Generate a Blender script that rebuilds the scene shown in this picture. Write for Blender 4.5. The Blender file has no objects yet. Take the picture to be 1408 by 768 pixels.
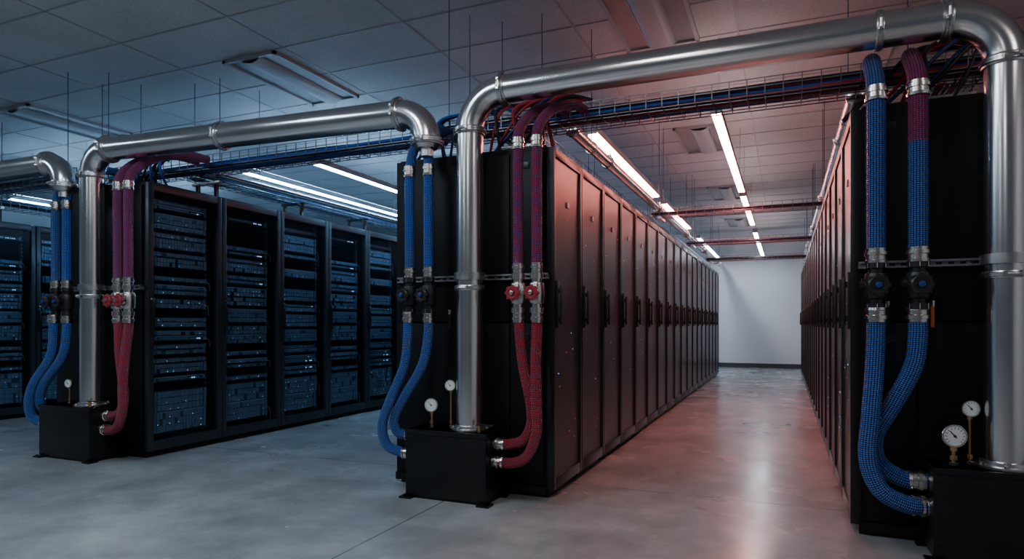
import bpy, math, random
from mathutils import Vector, Matrix
random.seed(4)
S = bpy.context.scene
COL = S.collection

# ------------------------------------------------------------------ mesh builder
class MB:
    def __init__(s):
        s.v=[]; s.f=[]; s.m=[]; s.uv=[]
    def face(s, idx, m, uv=None):
        s.f.append(idx); s.m.append(m); s.uv.append(uv)
    def box(s, lo, hi, m=0):
        x0,y0,z0=lo; x1,y1,z1=hi
        if x0>x1: x0,x1=x1,x0
        if y0>y1: y0,y1=y1,y0
        if z0>z1: z0,z1=z1,z0
        b=len(s.v)
        s.v += [(x0,y0,z0),(x1,y0,z0),(x1,y1,z0),(x0,y1,z0),(x0,y0,z1),(x1,y0,z1),(x1,y1,z1),(x0,y1,z1)]
        for q in ((0,3,2,1),(4,5,6,7),(0,1,5,4),(1,2,6,5),(2,3,7,6),(3,0,4,7)):
            s.face([b+i for i in q], m)
    def bbox(s, lo, hi, c, m=0):
        """box with chamfered edges"""
        import bmesh
        bm=bmesh.new()
        bmesh.ops.create_cube(bm,size=1.0)
        for v in bm.verts:
            v.co=Vector([(lo[i]+hi[i])/2+v.co[i]*(hi[i]-lo[i]) for i in range(3)])
        bmesh.ops.bevel(bm,geom=list(bm.edges),offset=c,segments=2,affect='EDGES',profile=0.6)
        b=len(s.v); bm.verts.index_update()
        s.v += [tuple(v.co) for v in bm.verts]
        for f in bm.faces: s.face([b+v.index for v in f.verts], m)
        bm.free()
    def rings(s, rings, m, seg, cap=True):
        b=len(s.v)
        for (c,X,Y,r,vv) in rings:
            for j in range(seg):
                a=2*math.pi*j/seg
                s.v.append(tuple(c+X*(math.cos(a)*r)+Y*(math.sin(a)*r)))
        for i in range(len(rings)-1):
            v0=rings[i][4]; v1=rings[i+1][4]
            for j in range(seg):
                k=(j+1)%seg
                s.face([b+i*seg+j,b+i*seg+k,b+(i+1)*seg+k,b+(i+1)*seg+j], m,
                       [(j/seg,v0),((j+1)/seg,v0),((j+1)/seg,v1),(j/seg,v1)])
        if cap:
            s.face([b+j for j in reversed(range(seg))], m)
            n=len(rings)-1
            s.face([b+n*seg+j for j in range(seg)], m)
    def sweep(s, pts, r, seg=12, m=0, cap=True):
        pts=[Vector(p) for p in pts]; n=len(pts)
        T=[]
        for i in range(n):
            a=pts[max(i-1,0)]; c=pts[min(i+1,n-1)]
            T.append((c-a).normalized())
        up=Vector((0,1,0)) if abs(T[0].y)<.9 else Vector((1,0,0))
        X=up.cross(T[0]).normalized(); R=[]; L=0
        for i in range(n):
            if i>0:
                L+=(pts[i]-pts[i-1]).length
                X=(X-T[i]*X.dot(T[i])).normalized()
            Y=T[i].cross(X)
            rr=r[i] if isinstance(r,(list,tuple)) else r
            R.append((pts[i],X.copy(),Y,rr,L))
        s.rings(R,m,seg,cap)
    def rev(s, base, axis, prof, seg=24, m=0):
        base=Vector(base); axis=Vector(axis).normalized()
        up=Vector((0,0,1)) if abs(axis.z)<.9 else Vector((1,0,0))
        X=up.cross(axis).normalized(); Y=axis.cross(X)
        s.rings([(base+axis*t,X,Y,r,t) for t,r in prof],m,seg)
    def cyl(s,p0,p1,r,seg=12,m=0):
        s.sweep([p0,p1],r,seg,m)
    def mirror_x(s):
        s.v=[(-x,y,z) for x,y,z in s.v]
        s.f=[list(reversed(f)) for f in s.f]
        s.uv=[None if u is None else list(reversed(u)) for u in s.uv]
    def mesh(s,name,mats,angle=35):
        me=bpy.data.meshes.new(name)
        me.from_pydata([tuple(v) for v in s.v],[],s.f)
        for mt in mats: me.materials.append(mt)
        me.polygons.foreach_set('material_index',s.m)
        me.polygons.foreach_set('use_smooth',[True]*len(s.f))
        uvl=me.uv_layers.new(name='UVMap')
        flat=[]
        for f,u in zip(s.f,s.uv):
            if u is None: flat += [0.0,0.0]*len(f)
            else:
                for a in u: flat += [a[0],a[1]]
        uvl.data.foreach_set('uv',flat)
        me.set_sharp_from_angle(angle=math.radians(angle))
        me.update()
        return me
    def build(s,name,mats,loc=(0,0,0),parent=None,angle=35):
        return obj(name,s.mesh(name,mats,angle),loc,parent)

def obj(name,me,loc=(0,0,0),parent=None):
    o=bpy.data.objects.new(name,me); COL.objects.link(o); o.location=loc
    if parent: o.parent=parent
    return o
def empty(name,loc=(0,0,0)):
    o=bpy.data.objects.new(name,None); COL.objects.link(o); o.location=loc; o.empty_display_size=.1
    return o

def catmull(P,n=8):
    P=[Vector(p) for p in P]
    Q=[P[0]*2-P[1]]+P+[P[-1]*2-P[-2]]
    out=[]
    for i in range(1,len(Q)-2):
        a,b,c,d=Q[i-1],Q[i],Q[i+1],Q[i+2]
        for k in range(n):
            t=k/n
            out.append(0.5*((2*b)+(c-a)*t+(2*a-5*b+4*c-d)*t*t+(3*b-a-3*c+d)*t**3))
    out.append(P[-1]); return out

def rounded(P,R,n=12):
    P=[Vector(p) for p in P]; out=[P[0]]; ends=[]
    for i in range(1,len(P)-1):
        a=(P[i-1]-P[i]).normalized(); b=(P[i+1]-P[i]).normalized()
        ang=a.angle(b); t=R/math.tan(ang/2)
        c=P[i]+(a+b).normalized()*(R/math.sin(ang/2))
        s0=P[i]+a*t; s1=P[i]+b*t
        u=s0-c; w=s1-c; tot=u.angle(w)
        for k in range(n+1):
            f=k/n
            out.append(c+(u*math.sin((1-f)*tot)+w*math.sin(f*tot))/math.sin(tot))
        ends += [(s0,-a),(s1,b)]
    out.append(P[-1]); return out,ends

# ------------------------------------------------------------------ materials
def new_mat(name):
    m=bpy.data.materials.new(name); m.use_nodes=True
    return m, m.node_tree.nodes, m.node_tree.links, m.node_tree.nodes['Principled BSDF']
def pm(name,col,rough=.5,metal=0,emit=None,es=0,spec=None,coat=0,var=0.0,vscale=6,bump=0):
    m,N,L,b=new_mat(name)
    b.inputs['Base Color'].default_value=(*col,1); b.inputs['Roughness'].default_value=rough
    b.inputs['Metallic'].default_value=metal
    if spec is not None: b.inputs['Specular IOR Level'].default_value=spec
    if coat: b.inputs['Coat Weight'].default_value=coat
    if emit: b.inputs['Emission Color'].default_value=(*emit,1); b.inputs['Emission Strength'].default_value=es
    if var or bump:
        g=N.new('ShaderNodeNewGeometry'); n=N.new('ShaderNodeTexNoise'); n.inputs['Scale'].default_value=vscale
        n.inputs['Detail'].default_value=6
        L.new(g.outputs['Position'],n.inputs['Vector'])
        if var:
            mr=N.new('ShaderNodeMapRange'); mr.inputs['From Min'].default_value=.3; mr.inputs['From Max'].default_value=.7
            mr.inputs['To Min'].default_value=max(0.02,rough-var); mr.inputs['To Max'].default_value=rough+var
            L.new(n.outputs['Fac'],mr.inputs['Value']); L.new(mr.outputs['Result'],b.inputs['Roughness'])
        if bump:
            bp=N.new('ShaderNodeBump'); bp.inputs['Strength'].default_value=bump; bp.inputs['Distance'].default_value=.01
            L.new(n.outputs['Fac'],bp.inputs['Height']); L.new(bp.outputs['Normal'],b.inputs['Normal'])
    return m

def mth(N,L,op,a,b=None):
    n=N.new('ShaderNodeMath'); n.operation=op
    for i,x in enumerate((a,b)):
        if x is None: continue
        if isinstance(x,(int,float)): n.inputs[i].default_value=x
        else: L.new(x,n.inputs[i])
    return n.outputs[0]

STEEL=pm('brushed_steel',(.76,.74,.73),.21,1,var=.03,vscale=3)
STEEL2=pm('cast_steel',(.58,.57,.57),.30,1,var=.06,vscale=14)
CHROME=pm('fitting_nickel',(.70,.66,.62),.24,1)
BLACK=pm('black_powdercoat',(.006,.006,.007),.42,0,var=.08,vscale=4,spec=.3)
PANEL=pm('rack_panel_black',(.0045,.005,.006),.46,0,var=.06,vscale=3,spec=.22)
FRAME=pm('rack_frame_black',(.045,.048,.056),.34,.5)
FRAMED=pm('rack_door_frame_dark',(.010,.010,.012),.32,.2)
BOXM=pm('pump_box_black',(.005,.005,.006),.36,0,var=.08,vscale=8,spec=.4)
PLASTB=pm('black_plastic',(.012,.012,.014),.35)
REDK=pm('red_knob_plastic',(.28,.02,.03),.35)
BLUEK=pm('blue_cap_plastic',(.012,.04,.2),.35)
BRASS=pm('brass',(.6,.36,.15),.3,1)
WHITEG=pm('gauge_face',(.72,.74,.72),.4)
ORANGE=pm('lever_orange',(.55,.12,.03),.4)
GALV=pm('galvanised_wire',(.20,.20,.22),.4,1)
GALVR=pm('galvanised_strut',(.42,.42,.44),.35,1)
CAB_BLUE=pm('cable_blue',(.02,.10,.42),.42)
CAB_RED=pm('cable_red',(.38,.02,.03),.42)
CAB_BLK=pm('cable_black',(.010,.010,.012),.45)
CAB_NAVY=pm('cable_navy',(.012,.03,.13),.45)
SRV=pm('server_face',(.11,.15,.20),.38,.4)
SRV2=pm('server_face_dark',(.035,.045,.065),.4,.4)
BAY=pm('drive_bay',(.28,.37,.48),.36,.4)
BAY_GLOW=pm('drive_bay_glow',(.50,.65,.80),.34,.4,emit=(.2,.5,.9),es=.06)  # pale lines with a faint glow, standing in for blue light on the servers
LEDB=pm('led_blue',(.1,.3,1),.4,emit=(.30,.62,1),es=2.2)
LEDR=pm('led_red',(1,.1,.1),.4,emit=(1,.15,.12),es=1.0)
ALU=pm('aluminium_housing',(.40,.41,.43),.4,1)
TROFF=pm('troffer_white',(.40,.41,.43),.5)
TROFFD=pm('troffer_reflector',(.24,.25,.27),.4)
LABEL=pm('badge_grey',(.35,.33,.33),.4,.6)

def emis(name,col,st):
    m,N,L,b=new_mat(name)
    b.inputs['Base Color'].default_value=(.8,.8,.8,1)
    b.inputs['Emission Color'].default_value=(*col,1); b.inputs['Emission Strength'].default_value=st
    return m

# perforated door (opaque)
def perf_mat():
    m,N,L,b=new_mat('perforated_door')
    tc=N.new('ShaderNodeTexCoord'); sx=N.new('ShaderNodeSeparateXYZ'); L.new(tc.outputs['Object'],sx.inputs[0])
    k=2*math.pi/.016
    a=mth(N,L,'SINE',mth(N,L,'MULTIPLY',sx.outputs['Y'],k)); c=mth(N,L,'SINE',mth(N,L,'MULTIPLY',sx.outputs['Z'],k))
    p=mth(N,L,'MULTIPLY',a,c)
    r=N.new('ShaderNodeMapRange'); L.new(p,r.inputs['Value']); r.inputs['From Min'].default_value=-.1; r.inputs['From Max'].default_value=.5
    mx=N.new('ShaderNodeMix'); mx.data_type='RGBA'; L.new(r.outputs['Result'],mx.inputs['Factor'])
    mx.inputs['A'].default_value=(.095,.086,.090,1); mx.inputs['B'].default_value=(.012,.010,.012,1)
    L.new(mx.outputs['Result'],b.inputs['Base Color'])
    b.inputs['Roughness'].default_value=.33; b.inputs['Metallic'].default_value=.4
    return m
PERF=perf_mat()
def mesh_glass():
    m,N,L,b=new_mat('door_mesh_see_through')
    b.inputs['Base Color'].default_value=(.010,.014,.022,1); b.inputs['Roughness'].default_value=.25; b.inputs['Metallic'].default_value=.2
    t=N.new('ShaderNodeBsdfTransparent'); t.inputs['Color'].default_value=(.90,.96,1,1)
    mx=N.new('ShaderNodeMixShader'); mx.inputs[0].default_value=.16
    L.new(t.outputs[0],mx.inputs[1]); L.new(b.outputs[0],mx.inputs[2])
    L.new(mx.outputs[0],N['Material Output'].inputs['Surface'])
    return m
MGLASS=mesh_glass()

def braid(name,c1,c2,c3,k=52,n=10):
    m,N,L,b=new_mat(name)
    uv=N.new('ShaderNodeUVMap'); uv.uv_map='UVMap'; sx=N.new('ShaderNodeSeparateXYZ'); L.new(uv.outputs['UV'],sx.inputs[0])
    U=mth(N,L,'MULTIPLY',sx.outputs['X'],n*2*math.pi); V=mth(N,L,'MULTIPLY',sx.outputs['Y'],k*2*math.pi)
    a=mth(N,L,'SINE',mth(N,L,'ADD',U,V)); c=mth(N,L,'SINE',mth(N,L,'SUBTRACT',U,V))
    p=mth(N,L,'MULTIPLY',a,c)
    r=N.new('ShaderNodeValToRGB'); L.new(mth(N,L,'MULTIPLY',mth(N,L,'ADD',p,1.0),.5),r.inputs['Fac'])
    e=r.color_ramp.elements; e[0].position=.24; e[0].color=(*c1,1); e[1].position=.88; e[1].color=(*c3,1)
    x=e.new(.52); x.color=(*c2,1)
    L.new(r.outputs['Color'],b.inputs['Base Color'])
    b.inputs['Roughness'].default_value=.36
    bp=N.new('ShaderNodeBump'); bp.inputs['Strength'].default_value=.9; bp.inputs['Distance'].default_value=.005
    L.new(p,bp.inputs['Height']); L.new(bp.outputs['Normal'],b.inputs['Normal'])
    return m
BR_BLUE=braid('braided_sleeve_blue',(.004,.011,.045),(.013,.065,.30),(.10,.29,.80))
BR_RED=braid('braided_sleeve_red',(.045,.010,.05),(.28,.014,.030),(.68,.06,.08))
BR_PUR=braid('braided_sleeve_red_blue',(.014,.028,.17),(.17,.015,.07),(.62,.06,.11))

# ------------------------------------------------------------------ room
X0,X1,Y0,Y1,HC=-13.0,3.6,-3.0,17.3,3.45
def floor_mat():
    m,N,L,b=new_mat('polished_concrete')
    g=N.new('ShaderNodeNewGeometry'); sx=N.new('ShaderNodeSeparateXYZ'); L.new(g.outputs['Position'],sx.inputs[0])
    n1=N.new('ShaderNodeTexNoise'); n1.inputs['Scale'].default_value=.75; n1.inputs['Detail'].default_value=10; n1.inputs['Roughness'].default_value=.58; n1.inputs['Distortion'].default_value=.3
    n2=N.new('ShaderNodeTexNoise'); n2.inputs['Scale'].default_value=2.6; n2.inputs['Detail'].default_value=12; n2.inputs['Roughness'].default_value=.6
    n3=N.new('ShaderNodeTexNoise'); n3.inputs['Scale'].default_value=1.7; n3.inputs['Detail'].default_value=4
    for n in (n1,n2,n3): L.new(g.outputs['Position'],n.inputs['Vector'])
    s=mth(N,L,'ADD',mth(N,L,'MULTIPLY',n1.outputs['Fac'],.55),mth(N,L,'MULTIPLY',n2.outputs['Fac'],.45))
    r=N.new('ShaderNodeValToRGB'); L.new(s,r.inputs['Fac']); e=r.color_ramp.elements
    e[0].position=.30; e[0].color=(.13,.135,.138,1); e[1].position=.70; e[1].color=(.48,.485,.485,1)
    x=e.new(.5); x.color=(.285,.29,.292,1)
    j1=mth(N,L,'LESS_THAN',mth(N,L,'MODULO',mth(N,L,'ADD',sx.outputs['X'],1.934+50.0),5.0),.008)
    j2=mth(N,L,'LESS_THAN',mth(N,L,'MODULO',mth(N,L,'ADD',sx.outputs['Y'],-4.2+60.0),6.0),.008)
    j=mth(N,L,'MAXIMUM',j1,j2)
    mx=N.new('ShaderNodeMix'); mx.data_type='RGBA'; L.new(j,mx.inputs['Factor']); L.new(r.outputs['Color'],mx.inputs['A'])
    mx.inputs['B'].default_value=(.08,.08,.08,1); L.new(mx.outputs['Result'],b.inputs['Base Color'])
    mr=N.new('ShaderNodeMapRange'); L.new(n3.outputs['Fac'],mr.inputs['Value']); mr.inputs['From Min'].default_value=.2; mr.inputs['From Max'].default_value=.8
    mr.inputs['To Min'].default_value=.17; mr.inputs['To Max'].default_value=.33
    L.new(mr.outputs['Result'],b.inputs['Roughness'])
    b.inputs['Specular IOR Level'].default_value=.75
    return m
def tile_mat():
    m,N,L,b=new_mat('ceiling_tile')
    g=N.new('ShaderNodeNewGeometry')
    n=N.new('ShaderNodeTexNoise'); n.inputs['Scale'].default_value=90; n.inputs['Detail'].default_value=5
    n2=N.new('ShaderNodeTexNoise'); n2.inputs['Scale'].default_value=1.1
    L.new(g.outputs['Position'],n.inputs['Vector']); L.new(g.outputs['Position'],n2.inputs['Vector'])
    r=N.new('ShaderNodeValToRGB'); L.new(mth(N,L,'ADD',mth(N,L,'MULTIPLY',n.outputs['Fac'],.6),mth(N,L,'MULTIPLY',n2.outputs['Fac'],.4)),r.inputs['Fac'])
    e=r.color_ramp.elements; e[0].position=.35; e[0].color=(.42,.43,.44,1); e[1].position=.62; e[1].color=(.60,.61,.62,1)
    L.new(r.outputs['Color'],b.inputs['Base Color']); b.inputs['Roughness'].default_value=.85
    bp=N.new('ShaderNodeBump'); bp.inputs['Strength'].default_value=.3; bp.inputs['Distance'].default_value=.005
    L.new(n.outputs['Fac'],bp.inputs['Height']); L.new(bp.outputs['Normal'],b.inputs['Normal'])
    return m
WALL=pm('painted_wall',(.74,.77,.79),.7,bump=.05,vscale=40)
BASEB=pm('baseboard_dark',(.05,.055,.06),.5)
TBAR=pm('ceiling_t_bar',(.36,.36,.37),.5)

b=MB(); b.box((X0,Y0,-.1),(X1,Y1,0)); b.build('floor',[floor_mat()])
b=MB(); b.box((X0,Y0,HC),(X1,Y1,HC+.1),0)
x=-.35-1.2*11
while x<X1:
    if x>X0: b.box((x-.008,Y0,HC-.005),(x+.008,Y1,HC),1)
    x+=1.2
y=4.3-.6*12
while y<Y1:
    if y>Y0: b.box((X0,y-.008,HC-.005),(X1,y+.008,HC),1)
    y+=.6
b.build('ceiling',[tile_mat(),TBAR])
b=MB(); b.box((X0,Y1,0),(X1,Y1+.1,HC)); b.build('wall_back',[WALL])
b=MB(); b.box((X0-.1,Y0,0),(X0,Y1,HC)); b.build('wall_left',[WALL])
b=MB(); b.box((X1,Y0,0),(X1+.1,Y1,HC)); b.build('wall_right',[WALL])
b=MB(); b.box((X0,Y1-.015,0),(X1,Y1,.11)); b.build('baseboard_back',[BASEB])

# ------------------------------------------------------------------ racks
RD=1.15
def end_details(b,w,H):
    for (za,zb) in ((.08,.5*H-.01),(.5*H+.003,H-.03)):
        b.bbox((-RD+.03,-.012,za),(-.30,0.004,zb),.003,1)
        b.bbox((-.29,-.012,za),(-.065,0.004,zb),.003,1)
        for xx in (-RD+.10,-.18):
            b.bbox((xx-.02,-.018,zb-.10),(xx+.02,-.011,zb-.06),.002,3)
    b.box((-RD+.0,-.014,0.02),(-.05,.0,.07),2)
def rack_perf(w,H,end=False,mirror=False,seed=0):
    rnd=random.Random(seed); b=MB(); g=.0025
    b.box((-RD,g,.06),(-.05,w-g,H),1)
    b.box((-RD+.03,g+.01,0),(-.04,w-g-.01,.06),2)
    st=.035
    b.bbox((-.05,g+.003,.05),(0,st,H-.005),.004,0)
    b.bbox((-.05,w-st,.05),(0,w-g-.003,H-.005),.004,0)
    b.bbox((-.05,st,H-.06),(-.002,w-st,H-.005),.003,0)
    b.bbox((-.05,st,.05),(-.002,w-st,.12),.003,0)
    b.box((-.045,st-.002,.1),(-.014,w-st+.002,H-.05),4)
    for yy in (st+.004,w-st-.010): b.box((-.014,yy,.13),(-.008,yy+.006,H-.065),8)
    b.bbox((-.005,.045,1.06),(.010,.078,1.36),.003,3)
    b.bbox((.018,.05,1.08),(.034,.073,1.33),.006,3)
    b.box((.008,.053,1.10),(.02,.07,1.13),3); b.box((.008,.053,1.28),(.02,.07,1.31),3)
    b.box((-.014,w*.5-.01,H-.34),(-.006,w*.5+.03,H-.305),5)
    for i in range(9):
        yy=rnd.uniform(.08,w-.08); zz=rnd.uniform(.3,H-.3)
        b.box((-.0142,yy,zz),(-.0125,yy+.006,zz+.006),6 if rnd.random()<.6 else 7)
    b.box((-RD+.02,.02,H),(-.06,w-.02,H+.012),2)
    for yy in (.1,w-.16):
        b.box((-.38,yy,H+.012),(-.22,yy+.06,H+.03),3)
    if end: end_details(b,w,H)
    if mirror: b.mirror_x()
    return b.mesh('server_rack',[FRAMED,PANEL,BLACK,PLASTB,PERF,LABEL,LEDR,LEDB,FRAME])
def rack_glass(w,H,end=False,seed=0,dens=1.0):
    rnd=random.Random(seed); b=MB(); g=.0015; t=.02
    b.box((-RD,g,.06),(-.05,t,H),1); b.box((-RD,w-t,.06),(-.05,w-g,H),1)
    b.box((-RD,t,.06),(-RD+.02,w-t,H),1)
    b.box((-RD,t,H-.03),(-.05,w-t,H),1); b.box((-RD,t,.06),(-.05,w-t,.09),1)
    b.box((-RD+.03,g+.01,0),(-.04,w-g-.01,.06),2)
    st=.05
    b.bbox((-.05,g+.002,.05),(0,st,H-.005),.005,0)
    b.bbox((-.05,w-st,.05),(0,w-g-.002,H-.005),.005,0)
    b.bbox((-.05,st,H-.07),(-.002,w-st,H-.005),.004,0)
    b.bbox((-.05,st,.05),(-.002,w-st,.13),.004,0)
    b.box((-.022,st-.002,.12),(-.018,w-st+.002,H-.06),4)
    for yy in (.085,w-.11):
        b.box((-.13,yy,.1),(-.10,yy+.025,H-.05),0)
        z=.15
        while z<H-.1:
            b.box((-.10,yy+.008,z),(-.0985,yy+.017,z+.012),8); z+=.0445
    b.bbox((-.004,.012,1.0),(.010,.04,1.34),.003,3)
    b.bbox((.02,.016,1.03),(.034,.036,1.25),.005,3)
    b.box((.008,.02,1.05),(.022,.033,1.08),3); b.box((.008,.02,1.2),(.022,.033,1.23),3)
    b.rev((.009,.026,1.29),(1,0,0),[(0,.013),(.012,.013),(.014,.009)],12,9)
    ya,yb=.112,w-.112; z=.17; grp=0
    while z<H-.14:
        u=rnd.choice([1,1,1,2])
        if z<.42: u=4
        h=.0445*u-.004
        if z+h>H-.1: break
        if rnd.random()<.94*dens:
            xf=-.085-rnd.choice([0,0,.008,.014])
            b.box((-.9,ya,z),(xf,yb,z+h),7 if rnd.random()<.35 else 6)
            b.box((xf,ya,z+.002),(xf+.012,ya+.02,z+h-.002),8); b.box((xf,yb-.02,z+.002),(xf+.012,yb,z+h-.002),8)
            if rnd.random()<.5: b.box((xf,ya+.02,z+h-.005),(xf+.007,yb-.02,z+h-.001),10)
            kind=rnd.random()
            if u>=2 or kind<.75:
                n=10 if u==1 else rnd.choice([12,16]); rows=1 if u==1 else (2 if u==2 else 3)
                span=(yb-ya-.06)
                for r in range(rows):
                    hh=(h-.008)/rows
                    for i in range(n):
                        if rnd.random()<.06: continue
                        y0=ya+.03+span*i/n
                        b.box((xf,y0+.002,z+.004+r*hh+.002),(xf+.006,y0+span/n-.002,z+.004+(r+1)*hh-.003),8)
                        b.box((xf+.006,y0+.006,z+.007+r*hh),(xf+.008,y0+span/n*.6,z+.011+r*hh),10 if rnd.random()<.5 else 6)
                        if rnd.random()<.10: b.box((xf+.006,y0+.006,z+.014+r*hh),(xf+.0075,y0+.012,z+.019+r*hh),5)
            else:
                b.box((xf,ya+.05,z+.012),(xf+.004,yb-.18,z+h-.012),8)
                for i in range(5):
                    b.box((xf+.0,yb-.16+i*.022,z+.014),(xf+.003,yb-.147+i*.022,z+.022),5 if rnd.random()<.4 else 10)
            if rnd.random()<.2:
                b.sweep(catmull([(xf,yb-.03,z+h/2),(xf+.04,yb-.0,z+h/2-.02),(xf+.03,yb+.02,z-.06)],4),.003,5,8)
        grp+=1
        z+=.0445*u
        if grp%2==0: z+=.0445*.6
    b.box((-RD+.02,.02,H),(-.06,w-.02,H+.012),2)
    if end: end_details(b,w,H)
    return b.mesh('server_rack',[FRAME,PANEL,BLACK,PLASTB,MGLASS,LEDB,SRV,SRV2,BAY,CHROME,BAY_GLOW])

HM=2.2; HL=2.25
XM,XR,XL,XLL=-1.325,.312,-4.75,-8.17
YM,YR,YL,YLL=3.79,3.76,3.65,3.32
WM=.6; WL=.745
def row(meshes,first,n,x,y,w):
    for i in range(n):
        me=first if i==0 else meshes[(i*7+i//3)%len(meshes)]
        obj('server_rack',me,(x,y+i*w,0))
pv=[rack_perf(WM,HM,seed=i) for i in range(3)]
row(pv,rack_perf(WM,HM,end=True,seed=9),18,XM,YM,WM)
pr=[rack_perf(WM,HM,mirror=True,seed=i+20) for i in range(3)]
row(pr,rack_perf(WM,HM,end=True,mirror=True,seed=29),19,XR,YR,WM)
gl=[rack_glass(WL,HL,seed=i+40) for i in range(3)]
gfirst=rack_glass(WL,HL,end=True,seed=50)
row(gl,gfirst,15,XL,YL,WL)
row(gl,gl[0],12,XLL,YLL,.75)

# ------------------------------------------------------------------ cooling plumbing
def clamp(b,p,d,r,m=1,w=.022,k=1.22):
    d=Vector(d).normalized(); p=Vector(p)
    b.rev(p-d*w,d,[(0,r*1.001),(0,r*1.10),(w*.35,r*1.12),(w*.5,r*k),(w*.95,r*k),(w*1.0,r*1.14),(w*1.05,r*k),(w*1.5,r*k),(w*1.65,r*1.12),(w*2,r*1.10),(w*2,r*1.001)],40,m)
    up=Vector((0,-1,0)) if abs(d.y)<.8 else Vector((0,0,1))
    side=d.cross(up).normalized()
    c=p+up*(r*k)
    b.cyl(c-side*.03,c+side*.03,.008,8,m)
    b.cyl(c-side*.034,c-side*.022,.014,6,m); b.cyl(c+side*.022,c+side*.034,.014,6,m)

def steel_pipe(P,r,R,extra=(),base=False,endfit=None,name='coolant_pipe'):
    b=MB(); pts,ends=rounded(P,R,14)
    b.sweep(pts,r,40,0)
    for p,d in ends: clamp(b,p,d,r)
    for p,d in extra: clamp(b,p,d,r,1,.016,1.16)
    def foot(p):
        p=Vector(p); b.rev(p,(0,0,1),[(0,r*1.45),(.012,r*1.45),(.014,r*1.15),(.03,r*1.12),(.034,r*1.0)],36,1)
        for i in range(6):
            a=i*math.pi/3+.3; q=p+Vector((math.cos(a)*r*1.3,math.sin(a)*r*1.3,.012))
            b.cyl(q,q+Vector((0,0,.012)),.009,6,1)
    if base:
        foot(P[0])
        if not endfit: foot(P[-1])
    if endfit:
        p=Vector(P[-1]); b.rev(p+Vector((0,0,.01)),(0,0,-1),[(0,r),(0,r*1.18),(.02,r*1.18),(.022,r*1.0),(.05,r*.75),(.055,endfit*1.25),(.10,endfit*1.25),(.10,endfit)],36,1)
    return b.build(name,[STEEL,STEEL2])

ZP=2.52
PM=(-1.814,3.6); PL=(-5.18,3.48); PR=(.931,3.6)
BH=.43
steel_pipe([(PM[0],PM[1],BH),(PM[0],PM[1],ZP),(PR[0],PR[1],ZP),(PR[0],PR[1],BH)],.084,.235,
    extra=[(Vector((PM[0],PM[1],1.31)),(0,0,1)),(Vector((PR[0],PR[1],1.31)),(0,0,1)),(Vector((.42,3.6,ZP)),(1,0,0))],base=True)
steel_pipe([(PL[0],PL[1],BH),(PL[0],PL[1],2.49),(-2.10,3.56,2.44),(-2.10,3.56,2.24)],.090,.2,
    extra=[(Vector((PL[0],PL[1],1.31)),(0,0,1)),(Vector((-3.8,3.516,2.466)),(1,.026,-.016))],base=True,endfit=.033)
steel_pipe([(-12.5,3.4,2.42),(-5.47,3.44,2.42),(-5.47,3.44,2.22)],.088,.19,extra=[(Vector((-6.6,3.434,2.42)),(1,0,0))],endfit=.033)

def fitting(b,p,d,r,L=.07,m=1):
    d=Vector(d).normalized(); p=Vector(p)
    b.rev(p-d*L*.5,d,[(0,r*.9),(0,r*1.16),(L*.18,r*1.2),(L*.22,r*1.08),(L*.5,r*1.08),(L*.55,r*1.24),(L*.78,r*1.24),(L*.8,r*1.1),(L,r*1.1),(L,r*.9)],20,m)
def hose(P,r,mat,fits=(),n=10,name='braided_coolant_hose'):
    b=MB(); b.sweep(catmull(P,n),r,18,0)
    for p,d in fits: fitting(b,p,d,r)
    return b.build(name,[mat,CHROME])
def valve(x,y,z,r,style):
    b=MB(); body=0 if style=='red' else 2
    b.rev((x,y,z-.115),(0,0,1),[(0,r*1.0),(0,r*1.25),(.03,r*1.25),(.031,r*.95),(.05,r*.95),(.055,r*1.3),(.08,r*1.45),(.15,r*1.45),(.175,r*1.3),(.18,r*.95),(.199,r*.95),(.2,r*1.25),(.23,r*1.25),(.23,r*1.0)],20,body)
    b.rev((x,y,z-.115),(0,0,1),[(0,r*1.28),(.028,r*1.28)],6,0); b.rev((x,y,z+.087),(0,0,1),[(0,r*1.28),(.028,r*1.28)],6,0)
    b.rev((x,y-.02,z),(0,-1,0),[(0,r*.9),(.045,r*.9),(.046,r*.55),(.06,r*.55)],16,body)
    kz=z
    km=1 if style=='red' else 2
    R=r*.92
    b.rev((x,y-.075,kz),(0,-1,0),[(0,R*.7),(.002,R*1.35),(.018,R*1.4),(.024,R*1.15),(.022,R*.6),(.03,R*.5),(.032,R*.1)],24,km)
    for i in range(8):
        a=i*math.pi/4
        c=Vector((x+math.cos(a)*R*1.33,y-.077,kz+math.sin(a)*R*1.33))
        b.cyl(c,c+Vector((0,-.018,0)),R*.32,8,km)
    b.rev((x,y-.105,kz),(0,-1,0),[(0,R*.42),(.006,R*.42),(.008,R*.2)],14,3)
    b.rev((x-r*1.2,y,z+.01),(-1,0,0),[(0,r*.7),(.02,r*.7),(.021,r*.45),(.028,r*.45)],12,body)
    return b.build('control_valve',[CHROME,REDK,PLASTB,BLUEK if style!='red' else CHROME])
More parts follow.
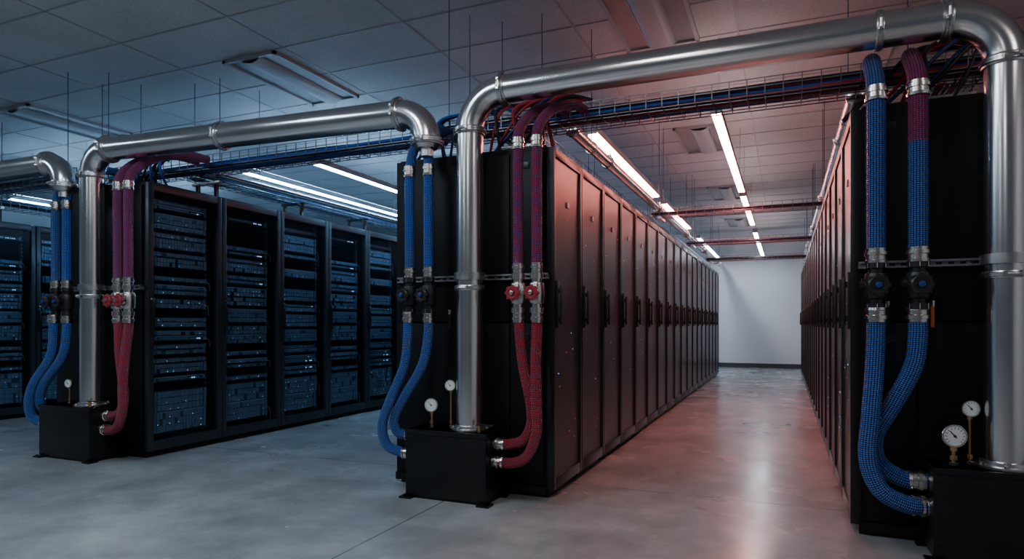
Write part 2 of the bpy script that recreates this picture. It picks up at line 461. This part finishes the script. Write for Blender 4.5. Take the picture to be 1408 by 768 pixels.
def gauge(x,y,z,r,zbase):
    b=MB(); ax=Vector((.18,-1,.0)).normalized()
    b.cyl((x,y,zbase),(x,y,z-r*.9),r*.16,10,2)
    b.rev((x,y,zbase),(0,0,1),[(0,r*.42),(.015,r*.42)],6,0)
    b.rev((x,y,zbase+.025),(0,0,1),[(0,r*.32),(.02,r*.32)],6,2)
    b.rev((x,y,z-r*1.35),(0,0,1),[(0,r*.3),(r*.35,r*.3)],6,2)
    c=Vector((x,y,z))-ax*.012
    b.rev(c,ax,[(0,r*.6),(.003,r*.95),(.02,r*1.0),(.027,r*1.04),(.03,r*1.0),(.03,r*.9),(.024,r*.88)],32,0)
    b.rev(c,ax,[(.015,r*.86),(.0305,r*.86)],32,1)
    sx=ax.cross(Vector((0,0,1))).normalized(); sz=Vector((0,0,1)); f=c+ax*.0312
    for i in range(13):
        a=math.radians(-45+i*22.5); d=sx*math.cos(a)*-1+sz*math.sin(a)
        b.cyl(f+d*r*.62,f+d*r*.80,r*.025,4,3)
    d=(sx*.6+sz*.7).normalized()
    b.cyl(f-d*r*.2+ax*.001,f+d*r*.6+ax*.001,r*.04,4,3); b.rev(f,ax,[(0,r*.12),(.003,r*.1)],10,3)
    return b.build('pressure_gauge',[CHROME,WHITEG,BRASS,PLASTB])
def pump_box(xa,xb,ya,yb):
    b=MB(); b.bbox((xa,ya,.02),(xb,yb,BH),.006,0)
    b.bbox((xa-.004,ya-.004,BH-.03),(xb+.004,yb,BH+.0),.003,0)
    for xx in (xa-.03,xb-.05):
        b.box((xx,ya-.03,0),(xx+.08,ya+.05,.012),0); b.cyl((xx+.03,ya-.015,.012),(xx+.03,ya-.015,.022),.01,6,1)
    for xx in (xa-.03,xb-.05): b.box((xx,yb-.06,0),(xx+.08,yb,.012),0)
    b.box((xa+.02,ya+.02,0),(xb-.02,yb-.02,.03),0)
    for xx in (xa+.03,xb-.03):
        for zz in (.07,BH-.06): b.rev((xx,ya,zz),(0,-1,0),[(0,.007),(.004,.006)],8,0)
    b.build('pump_cabinet',[BOXM,BOXM])
def lever(x,y,z,mat):
    b=MB(); b.cyl((x,y,z+.02),(x,y,z-.01),.012,8,0)
    b.cyl((x,y,z),(x,y+.05,z),.008,8,0)
    b.bbox((x-.008,y-.01,z-.11),(x+.008,y-.002,z),.002,1)
    b.build('valve_lever',[CHROME,mat])
def rail(xa,xb,y,z):
    b=MB(); b.box((xa,y-.006,z-.022),(xb,y,z+.022),0)
    b.box((xa,y-.035,z+.018),(xb,y,z+.022),0); b.box((xa,y-.035,z-.022),(xb,y,z-.018),0)
    b.box((xa,y-.035,z+.008),(xb,y-.031,z+.022),0); b.box((xa,y-.035,z-.022),(xb,y-.031,z-.008),0)
    x=xa+.04
    while x<xb-.05:
        b.box((x,y-.0065,z-.006),(x+.025,y-.0055,z+.006),1); x+=.05
    b.build('strut_rail',[GALVR,PLASTB])

ZV=1.27; ZUP=2.25
def drop(x,y,r,mat,ytray=4.2,kx=.15):
    P=[(x+kx,ytray,2.50),(x+kx*.7,ytray-.22,2.50),(x+kx*.3,y+.17,2.41),(x,y+.03,2.27),(x,y,2.1),(x,y,1.8),(x,y,1.6),(x,y,ZV+.13)]
    hose(P,r,mat,[(Vector((x,y,ZUP-.08)),(0,0,1)),(Vector((x,y,ZV+.145)),(0,0,1))])
pump_box(-2.196,-1.64,3.46,3.75); pump_box(-5.63,-5.006,3.34,3.63); pump_box(.622,1.24,3.46,3.74)
gauge(-2.063,3.56,.575,.044,BH); gauge(-1.948,3.60,.70,.036,BH)
gauge(-5.43,3.46,.60,.036,BH)
gauge(.72,3.56,.567,.052,BH); gauge(.797,3.62,.69,.038,BH)
rail(-2.44,-1.35,3.776,1.385); rail(-5.86,-4.78,3.636,1.385); rail(.345,1.42,3.746,1.385)
for (x,y,yp) in ((PM[0],PM[1],3.740),(PL[0],PL[1],3.600),(PR[0],PR[1],3.710)):
    b=MB()
    for s in (-1,1): b.box((x+s*.05-.012,y+.085,1.365),(x+s*.05+.012,yp,1.40),0)
    b.rev((x,y,1.36),(0,0,1),[(0,.091),(0,.10),(.045,.10),(.045,.091)],36,0)
    b.build('pipe_clamp_bracket',[STEEL2])

def set_mid(dx,dy,r,bx=0):
    Y=3.58+dy
    for i,x in enumerate((-1.48+dx,-1.36+dx)):
        drop(x,Y,r,BR_PUR,ytray=4.2+dy)
        valve(x,Y,ZV,r,'red')
    x=-1.48+dx
    hose([(x,Y,1.165),(x+.01,Y,1.05),(x+.035,Y-.01,.85),(x+.085,Y-.02,.64),(x+.095,Y-.02,.50),(x+.04,Y-.01,.395),(x-.06,Y,.36),(x-.155,Y,.355)],r,BR_RED,
         [(Vector((x,Y,1.13)),(0,0,-1)),(Vector((x-.12,Y,.357)),(-1,0,0))])
    x=-1.36+dx
    hose([(x,Y,1.165),(x,Y,1.05),(x+.005,Y-.03,.85),(x+.02,Y-.06,.62),(x+.02,Y-.06,.45),(x-.04,Y-.05,.31),(x-.14,Y-.03,.255),(x-.275,Y-.02,.25)],r,BR_RED,
         [(Vector((x,Y,1.13)),(0,0,-1)),(Vector((x-.24,Y-.02,.251)),(-1,0,0))])
    xa,xb=-2.10+dx,-2.24+dx
    hose([(xa,Y-.0,2.16),(xa,Y,1.9),(xa,Y,1.6),(xa,Y,ZV+.13)],r,BR_BLUE,[(Vector((xa,Y,2.07)),(0,0,1)),(Vector((xa,Y,ZV+.145)),(0,0,1))])
    P=[(xb+.0,4.2+dy,2.47),(xb,3.95+dy,2.45),(xb,Y+.14,2.32),(xb,Y+.03,2.18),(xb,Y,2.0),(xb,Y,1.7),(xb,Y,ZV+.13)]
    hose(P,r,BR_BLUE,[(Vector((xb,Y,2.07)),(0,0,1)),(Vector((xb,Y,ZV+.145)),(0,0,1))])
    valve(xa,Y,ZV,r,'blk'); valve(xb,Y,ZV,r,'blk')
    hose([(xa,Y,1.165),(xa,Y,1.02),(xa-.04,Y-.01,.82),(xa-.17+bx,Y-.03,.60),(xa-.235+bx,Y-.03,.47),(xa-.215+bx,Y-.02,.385),(xa-.14+bx,Y,.37),(xa-.1+bx,Y,.37)],r,BR_BLUE,
         [(Vector((xa,Y,1.13)),(0,0,-1)),(Vector((xa-.13+bx,Y,.37)),(1,0,0))])
    hose([(xb,Y-.02,1.165),(xb,Y-.02,1.02),(xb-.02,Y-.03,.82),(xb-.10+bx,Y-.07,.60),(xb-.155+bx,Y-.08,.44),(xb-.13+bx,Y-.07,.31),(xb-.03+bx,Y-.05,.265),(xb+.04+bx,Y-.05,.26)],r,BR_BLUE,
         [(Vector((xb,Y-.02,1.13)),(0,0,-1)),(Vector((xb+.02+bx,Y-.05,.262)),(1,0,0))])
set_mid(0,0,.032)
set_mid(-3.366,-.12,.036,-.068)
r=.042; Y=3.56
xa,xb=.58,.405
hose([(xa+.05,4.2,2.50),(xa+.03,3.98,2.50),(xa+.0,Y+.18,2.41),(xa,Y+.03,2.27),(xa,Y,2.1),(xa,Y,1.95)],r,BR_PUR,[(Vector((xa,Y,2.2)),(0,0,1))])
hose([(xa,Y,1.95),(xa,Y,1.8),(xa,Y,1.6),(xa,Y,ZV+.13)],r,BR_BLUE,[(Vector((xa,Y,ZV+.145)),(0,0,1))])
hose([(xb+.05,4.2,2.50),(xb+.03,3.98,2.50),(xb+.0,Y+.18,2.41),(xb,Y+.03,2.27),(xb,Y,2.1),(xb,Y,1.8),(xb,Y,1.6),(xb,Y,ZV+.13)],r,BR_BLUE,[(Vector((xb,Y,2.2)),(0,0,1)),(Vector((xb,Y,ZV+.145)),(0,0,1))])
valve(xa,Y,ZV,r*.85,'blk'); valve(xb,Y,ZV,r*.85,'blk')
hose([(xb,Y,1.165),(xb,Y,1.02),(xb-.012,Y-.02,.82),(xb-.03,Y-.05,.62),(xb-.04,Y-.06,.44),(xb+.01,Y-.06,.30),(xb+.12,Y-.03,.235),(xb+.217,Y,.225)],r,BR_BLUE,
     [(Vector((xb,Y,1.13)),(0,0,-1)),(Vector((xb+.18,Y,.226)),(1,0,0))])
hose([(xa,Y+.01,1.165),(xa,Y+.01,1.02),(xa-.02,Y+.01,.88),(xa-.10,Y+.02,.70),(xa-.175,Y+.03,.55),(xa-.165,Y+.04,.42),(xa-.07,Y+.04,.345),(xa+.042,Y+.04,.335)],r,BR_BLUE,
     [(Vector((xa,Y+.01,1.13)),(0,0,-1)),(Vector((xa+.0,Y+.04,.336)),(1,0,0))])
lever(.66,3.69,1.18,ORANGE); lever(.47,3.69,1.18,PLASTB)
lever(-1.42,3.72,1.16,REDK); lever(-2.02,3.72,1.16,PLASTB)
for (x,y) in ((-1.70,3.50),(-5.06,3.38)):
    b=MB(); b.cyl((x,y,BH),(x,y,BH+.05),.012,8,0); b.bbox((x-.01,y-.02,BH+.045),(x+.1,y,BH+.055),.002,1); b.build('drain_tap',[BRASS,PLASTB])

# ------------------------------------------------------------------ cable trays
def tray(p0,p1,w=.3,h=.1,rods=4.2,feet=None,name='wire_cable_tray'):
    p0=Vector(p0); p1=Vector(p1); b=MB(); L=(p1-p0).length; d=(p1-p0).normalized(); s=Vector((0,0,1)).cross(d)
    q=.0026
    def bx(a,c):
        lo=[min(a[i],c[i])-q for i in range(3)]; hi=[max(a[i],c[i])+q for i in range(3)]; b.box(lo,hi,0)
    for i in range(6):
        o=s*(-w/2+w*i/5); bx(p0+o,p1+o)
    for sg in (-1,1):
        for k in (.5,1.0): o=s*(sg*w/2)+Vector((0,0,h*k)); bx(p0+o,p1+o)
    n=int(L/.1)
    for i in range(n+1):
        c=p0+d*(L*i/n)
        bx(c-s*w/2,c+s*w/2)
        for sg in (-1,1): bx(c+s*sg*w/2,c+s*sg*w/2+Vector((0,0,h)))
    n=max(1,int(L/rods))
    for i in range(n+1):
        c=p0+d*(.1+(L-.2)*i/n)
        b.box(c-s*(w/2+.03)-d*.02-Vector((0,0,.035)),c+s*(w/2+.03)+d*.02-Vector((0,0,.006)),1)
        for sg in (-1,1):
            e=c+s*sg*(w/2+.015); b.cyl(e-Vector((0,0,.04)),(e.x,e.y,HC),.0032,6,2)
    if feet:
        n=int(L/1.2)
        for i in range(n+1):
            c=p0+d*(.1+(L-.2)*i/n)
            b.box(c-s*(w/2+.01)-d*.015-Vector((0,0,.03)),c+s*(w/2+.01)+d*.015-Vector((0,0,.004)),3)
            for sg in (-1,1):
                e=c+s*sg*(w/2-.03); b.box((e.x-.015,e.y-.015,feet),(e.x+.015,e.y+.015,e.z-.03),3)
    return b.build(name,[GALV,STEEL2,CAB_NAVY,CAB_BLK])
def bundle(p0,p1,w,n,mats,z=.004,r=(.008,.014),name='cable_bundle',step=.45,stack=.05):
    p0=Vector(p0); p1=Vector(p1); d=(p1-p0); L=d.length; d.normalize(); s=Vector((0,0,1)).cross(d); b=MB()
    k=max(3,int(L/step))
    for i in range(n):
        rr=random.uniform(*r); o=-w/2+w*(i+.5)/n; zz=z+random.uniform(0,stack); P=[]
        for j in range(k+1):
            P.append(p0+d*(L*j/k)+s*(o+random.uniform(-.012,.012))+Vector((0,0,zz+rr+random.uniform(-.002,.008))))
        b.sweep(catmull(P,4),rr,7,random.randrange(len(mats)))
    return b.build(name,mats)
ZT=2.45
tray((-5.95,4.25,ZT),(1.5,4.25,ZT),rods=3.7)
bundle((-5.95,4.25,ZT),(-2.4,4.25,ZT),.26,16,[CAB_BLUE,CAB_BLUE,CAB_BLUE,CAB_NAVY,CAB_BLK],r=(.009,.016))
bundle((-2.4,4.25,ZT),(1.5,4.25,ZT),.26,16,[CAB_BLUE,CAB_RED,CAB_RED,CAB_BLK,CAB_BLUE],r=(.009,.016))
tray((-12,4.1,ZT),(-6.1,4.1,ZT)); bundle((-12,4.1,ZT),(-6.1,4.1,ZT),.26,8,[CAB_BLUE,CAB_NAVY,CAB_BLK])
for (x,hh,cm) in ((-1.87,HM,[CAB_RED,CAB_BLK,CAB_NAVY,CAB_RED]),(.86,HM,[CAB_RED,CAB_BLK,CAB_NAVY]),(-5.17,HL,[CAB_BLUE,CAB_NAVY,CAB_BLUE,CAB_BLK]),(-8.6,HL,[CAB_BLUE,CAB_NAVY])):
    tray((x,4.5,ZT+.02),(x,16.6,ZT+.02),feet=hh+.013)
    bundle((x,4.5,ZT+.02),(x,16.6,ZT+.02),.26,9,cm,step=.6)
ZC=2.35
for y in (7.7,10.6,13.4):
    tray((-1.45,y,ZC),(.48,y,ZC),w=.25,h=.08,rods=1.8); bundle((-1.45,y,ZC),(.48,y,ZC),.2,5,[CAB_RED,CAB_BLK,CAB_NAVY],stack=.03)
for y in (8.4,12.4):
    tray((-4.85,y,ZC),(-2.3,y,ZC),w=.25,h=.08,rods=2.4); bundle((-4.85,y,ZC),(-2.3,y,ZC),.2,6,[CAB_BLUE,CAB_BLK,CAB_NAVY],stack=.03)
def conduit(x,z,ya,yb,r):
    b=MB(); b.cyl((x,ya,z),(x,yb,z),r,20,0)
    y=ya+1.0
    while y<yb:
        clamp(b,(x,y,z),(0,1,0),r,0,.02,1.3); y+=2.4
    y=ya+.5
    while y<yb:
        b.cyl((x,y,z+r),(x,y,HC),.003,6,1); b.rev((x,y-.012,z),(0,1,0),[(0,r*1.02),(0,r*1.1),(.024,r*1.1),(.024,r*1.02)],20,0); y+=5.4
    b.rev((x,ya,z),(0,-1,0),[(0,r*1.2),(.02,r*1.2),(.03,r*.8)],20,0)
    b.build('overhead_conduit_pipe',[STEEL,CAB_NAVY])
conduit(.40,2.50,4.50,17.2,.05)
conduit(-1.43,2.50,4.50,17.2,.045)
conduit(-4.90,2.50,4.50,17.2,.04)
def loops(cx,cy,mats,n,h,spread=.25):
    b=MB()
    for i in range(n):
        x=cx+random.uniform(-spread,spread); y=cy+random.uniform(-.05,.04); m=random.randrange(len(mats))
        dx=random.uniform(-.35,.1)
        P=[(x+.25,y+.05,ZT+.11),(x+.12,y,ZT+.12+random.uniform(0,.03)),(x,y-.06,ZT+.08),(x+dx*.4,y-.08,ZT-.05),(x+dx,y+random.uniform(-.08,.0),h+.014)]
        b.sweep(catmull(P,6),random.uniform(.008,.014),8,m)
    b.build('cable_drop',mats)
loops(-1.55,4.08,[CAB_RED,CAB_BLK,CAB_NAVY,CAB_RED],9,HM+.01)
loops(-2.15,4.08,[CAB_BLUE,CAB_NAVY,CAB_BLK],7,HM+.01,.2)
loops(-5.1,4.08,[CAB_BLUE,CAB_NAVY,CAB_BLK],10,HL+.01,.35)
loops(.82,4.08,[CAB_BLK,CAB_BLK,CAB_NAVY,CAB_RED],9,HM+.01,.2)

# ------------------------------------------------------------------ linear lights
def lin(x,ya,yb,mat,z=2.75,w=.066,up=None,added_baffle=False):
    b=MB(); b.bbox((x-w/2-.006,ya,z+.012),(x+w/2+.006,yb,z+.05),.004,0)
    b.box((x-w/2,ya+.01,z-.02),(x+w/2,yb-.01,z+.012),1)
    for sg in (-1,1):   # lips added either side of the diffuser to keep its light off the ceiling
        b.box((x+sg*(w/2+.001),ya,z-.010),(x+sg*(w/2+.005),yb,z+.014),0)
    b.box((x-w/2-.005,ya-.006,z-.022),(x+w/2+.005,ya+.01,z+.05),0); b.box((x-w/2-.005,yb-.01,z-.022),(x+w/2+.005,yb+.006,z+.05),0)
    if added_baffle: b.box((x-w/2-.012,ya,z-.075),(x-w/2-.006,yb,z+.05),0)  # plate added to keep red light off the left racks
    if up: b.box((x-w*.35,ya+.05,z+.05),(x+w*.35,yb-.05,z+.055),2)
    for yy in (ya+.3,yb-.3): b.cyl((x,yy,z+.05),(x,yy,HC),.002,5,0)
    b.build('linear_light',[ALU,mat,up or mat])
E_RED=emis('led_diffuser_warm_red',(1,.25,.205),76)
E_PINK=emis('led_diffuser_pink',(1,.38,.34),50)
E_SOFT=emis('led_diffuser_cool_white',(.80,.88,1),44)
E_BLUE=emis('led_diffuser_cool_blue',(.27,.61,1),62)
U_BLUE=emis('uplight_cool_blue',(.40,.68,1),25)
U_SOFT=emis('uplight_pale_pink',(1,.74,.74),15)
lin(-.5,5.24,8.5,E_RED,up=U_SOFT); lin(-.5,8.75,11.4,E_PINK,up=U_SOFT); lin(-.5,12.3,16.8,E_SOFT,up=U_SOFT)
lin(-1.53,5.38,8.4,E_RED,added_baffle=True); lin(-1.53,8.9,11.4,E_PINK,added_baffle=True); lin(-1.53,12.7,16.8,E_SOFT)
for x,ya in ((-4.45,5.3),(-5.42,5.3)):
    lin(x,ya,ya+3.2,E_BLUE,up=U_BLUE); lin(x,ya+3.5,ya+6.7,E_BLUE,up=U_BLUE); lin(x,ya+7,ya+10.2,E_BLUE)
for x in (-8.3,-9.4): lin(x,5.2,8.4,E_BLUE,up=U_BLUE); lin(x,8.7,12,E_BLUE)

# ------------------------------------------------------------------ ceiling troffers
def troffer(x,y,fill_lamp=None,power=0):
    w,l=.6,1.2; o=empty('ceiling_troffer',(x,y,HC)); b=MB()
    z0=-.03
    b.box((-w/2,-l/2,z0),(-w/2+.03,l/2,-.001),0); b.box((w/2-.03,-l/2,z0),(w/2,l/2,-.001),0)
    b.box((-w/2,-l/2,z0),(w/2,-l/2+.03,-.001),0); b.box((-w/2,l/2-.03,z0),(w/2,l/2,-.001),0)
    b.box((-w/2+.03,-l/2+.03,-.009),(w/2-.03,l/2-.03,-.007),1)
    n=10
    for i in range(n):
        a0=math.pi*i/n; a1=math.pi*(i+1)/n
        xa=-math.cos(a0)*.11; xb=-math.cos(a1)*.11; za=-.009-math.sin(a0)*.05; zb=-.009-math.sin(a1)*.05
        k=len(b.v); b.v+=[(xa,-l/2+.03,za),(xb,-l/2+.03,zb),(xb,l/2-.03,zb),(xa,l/2-.03,za)]
        b.face([k,k+3,k+2,k+1],0)
    for sx in (-.115,.115): b.box((sx-.004,-l/2+.03,-.02),(sx+.004,l/2-.03,-.008),0)
    b.build('housing',[TROFF,TROFFD],parent=o)
    if fill_lamp:
        L=bpy.data.lights.new('front_fill_lamp','AREA'); L.shape='RECTANGLE'; L.size=.5; L.size_y=1.1; L.energy=power; L.color=fill_lamp  # area light added as front fill, only in troffers out of view
        lo=bpy.data.objects.new('fill_lamp',L); COL.objects.link(lo); lo.parent=o; lo.location=(0,0,-.07)
for x in (-11.15,-7.75,-4.35,-.95):
    for y in (4.9,8.5,12.1,15.7): troffer(x,y)
troffer(2.45,4.9)
for x,c,p in ((-7.75,(.60,.80,1),48),(-4.35,(.64,.82,1),38),(-2.65,(.72,.88,1),44),(-.95,(1,.92,.93),28),(2.45,(1,.9,.9),18)):  # unseen lit troffers, added as fill light on the rack fronts
    troffer(x,1.3,c,p)
troffer(-.95,-2.0,(.95,.96,1),28); troffer(-4.35,-2.0,(.74,.88,1),30)  # two more unseen troffers behind the camera, added for fill

# ------------------------------------------------------------------ world + camera
w=bpy.data.worlds.new('World'); S.world=w; w.use_nodes=True
bg=w.node_tree.nodes['Background']; bg.inputs[0].default_value=(.60,.70,.9,1); bg.inputs[1].default_value=.08
cam=bpy.data.cameras.new('camera'); co=bpy.data.objects.new('camera',cam); COL.objects.link(co)
co.location=(0,0,1.083); co.rotation_euler=(math.radians(90),0,math.radians(23.0))
cam.lens=36*885/1408; cam.sensor_width=36; cam.shift_y=62/1408; cam.clip_start=.05; cam.clip_end=100
S.camera=co
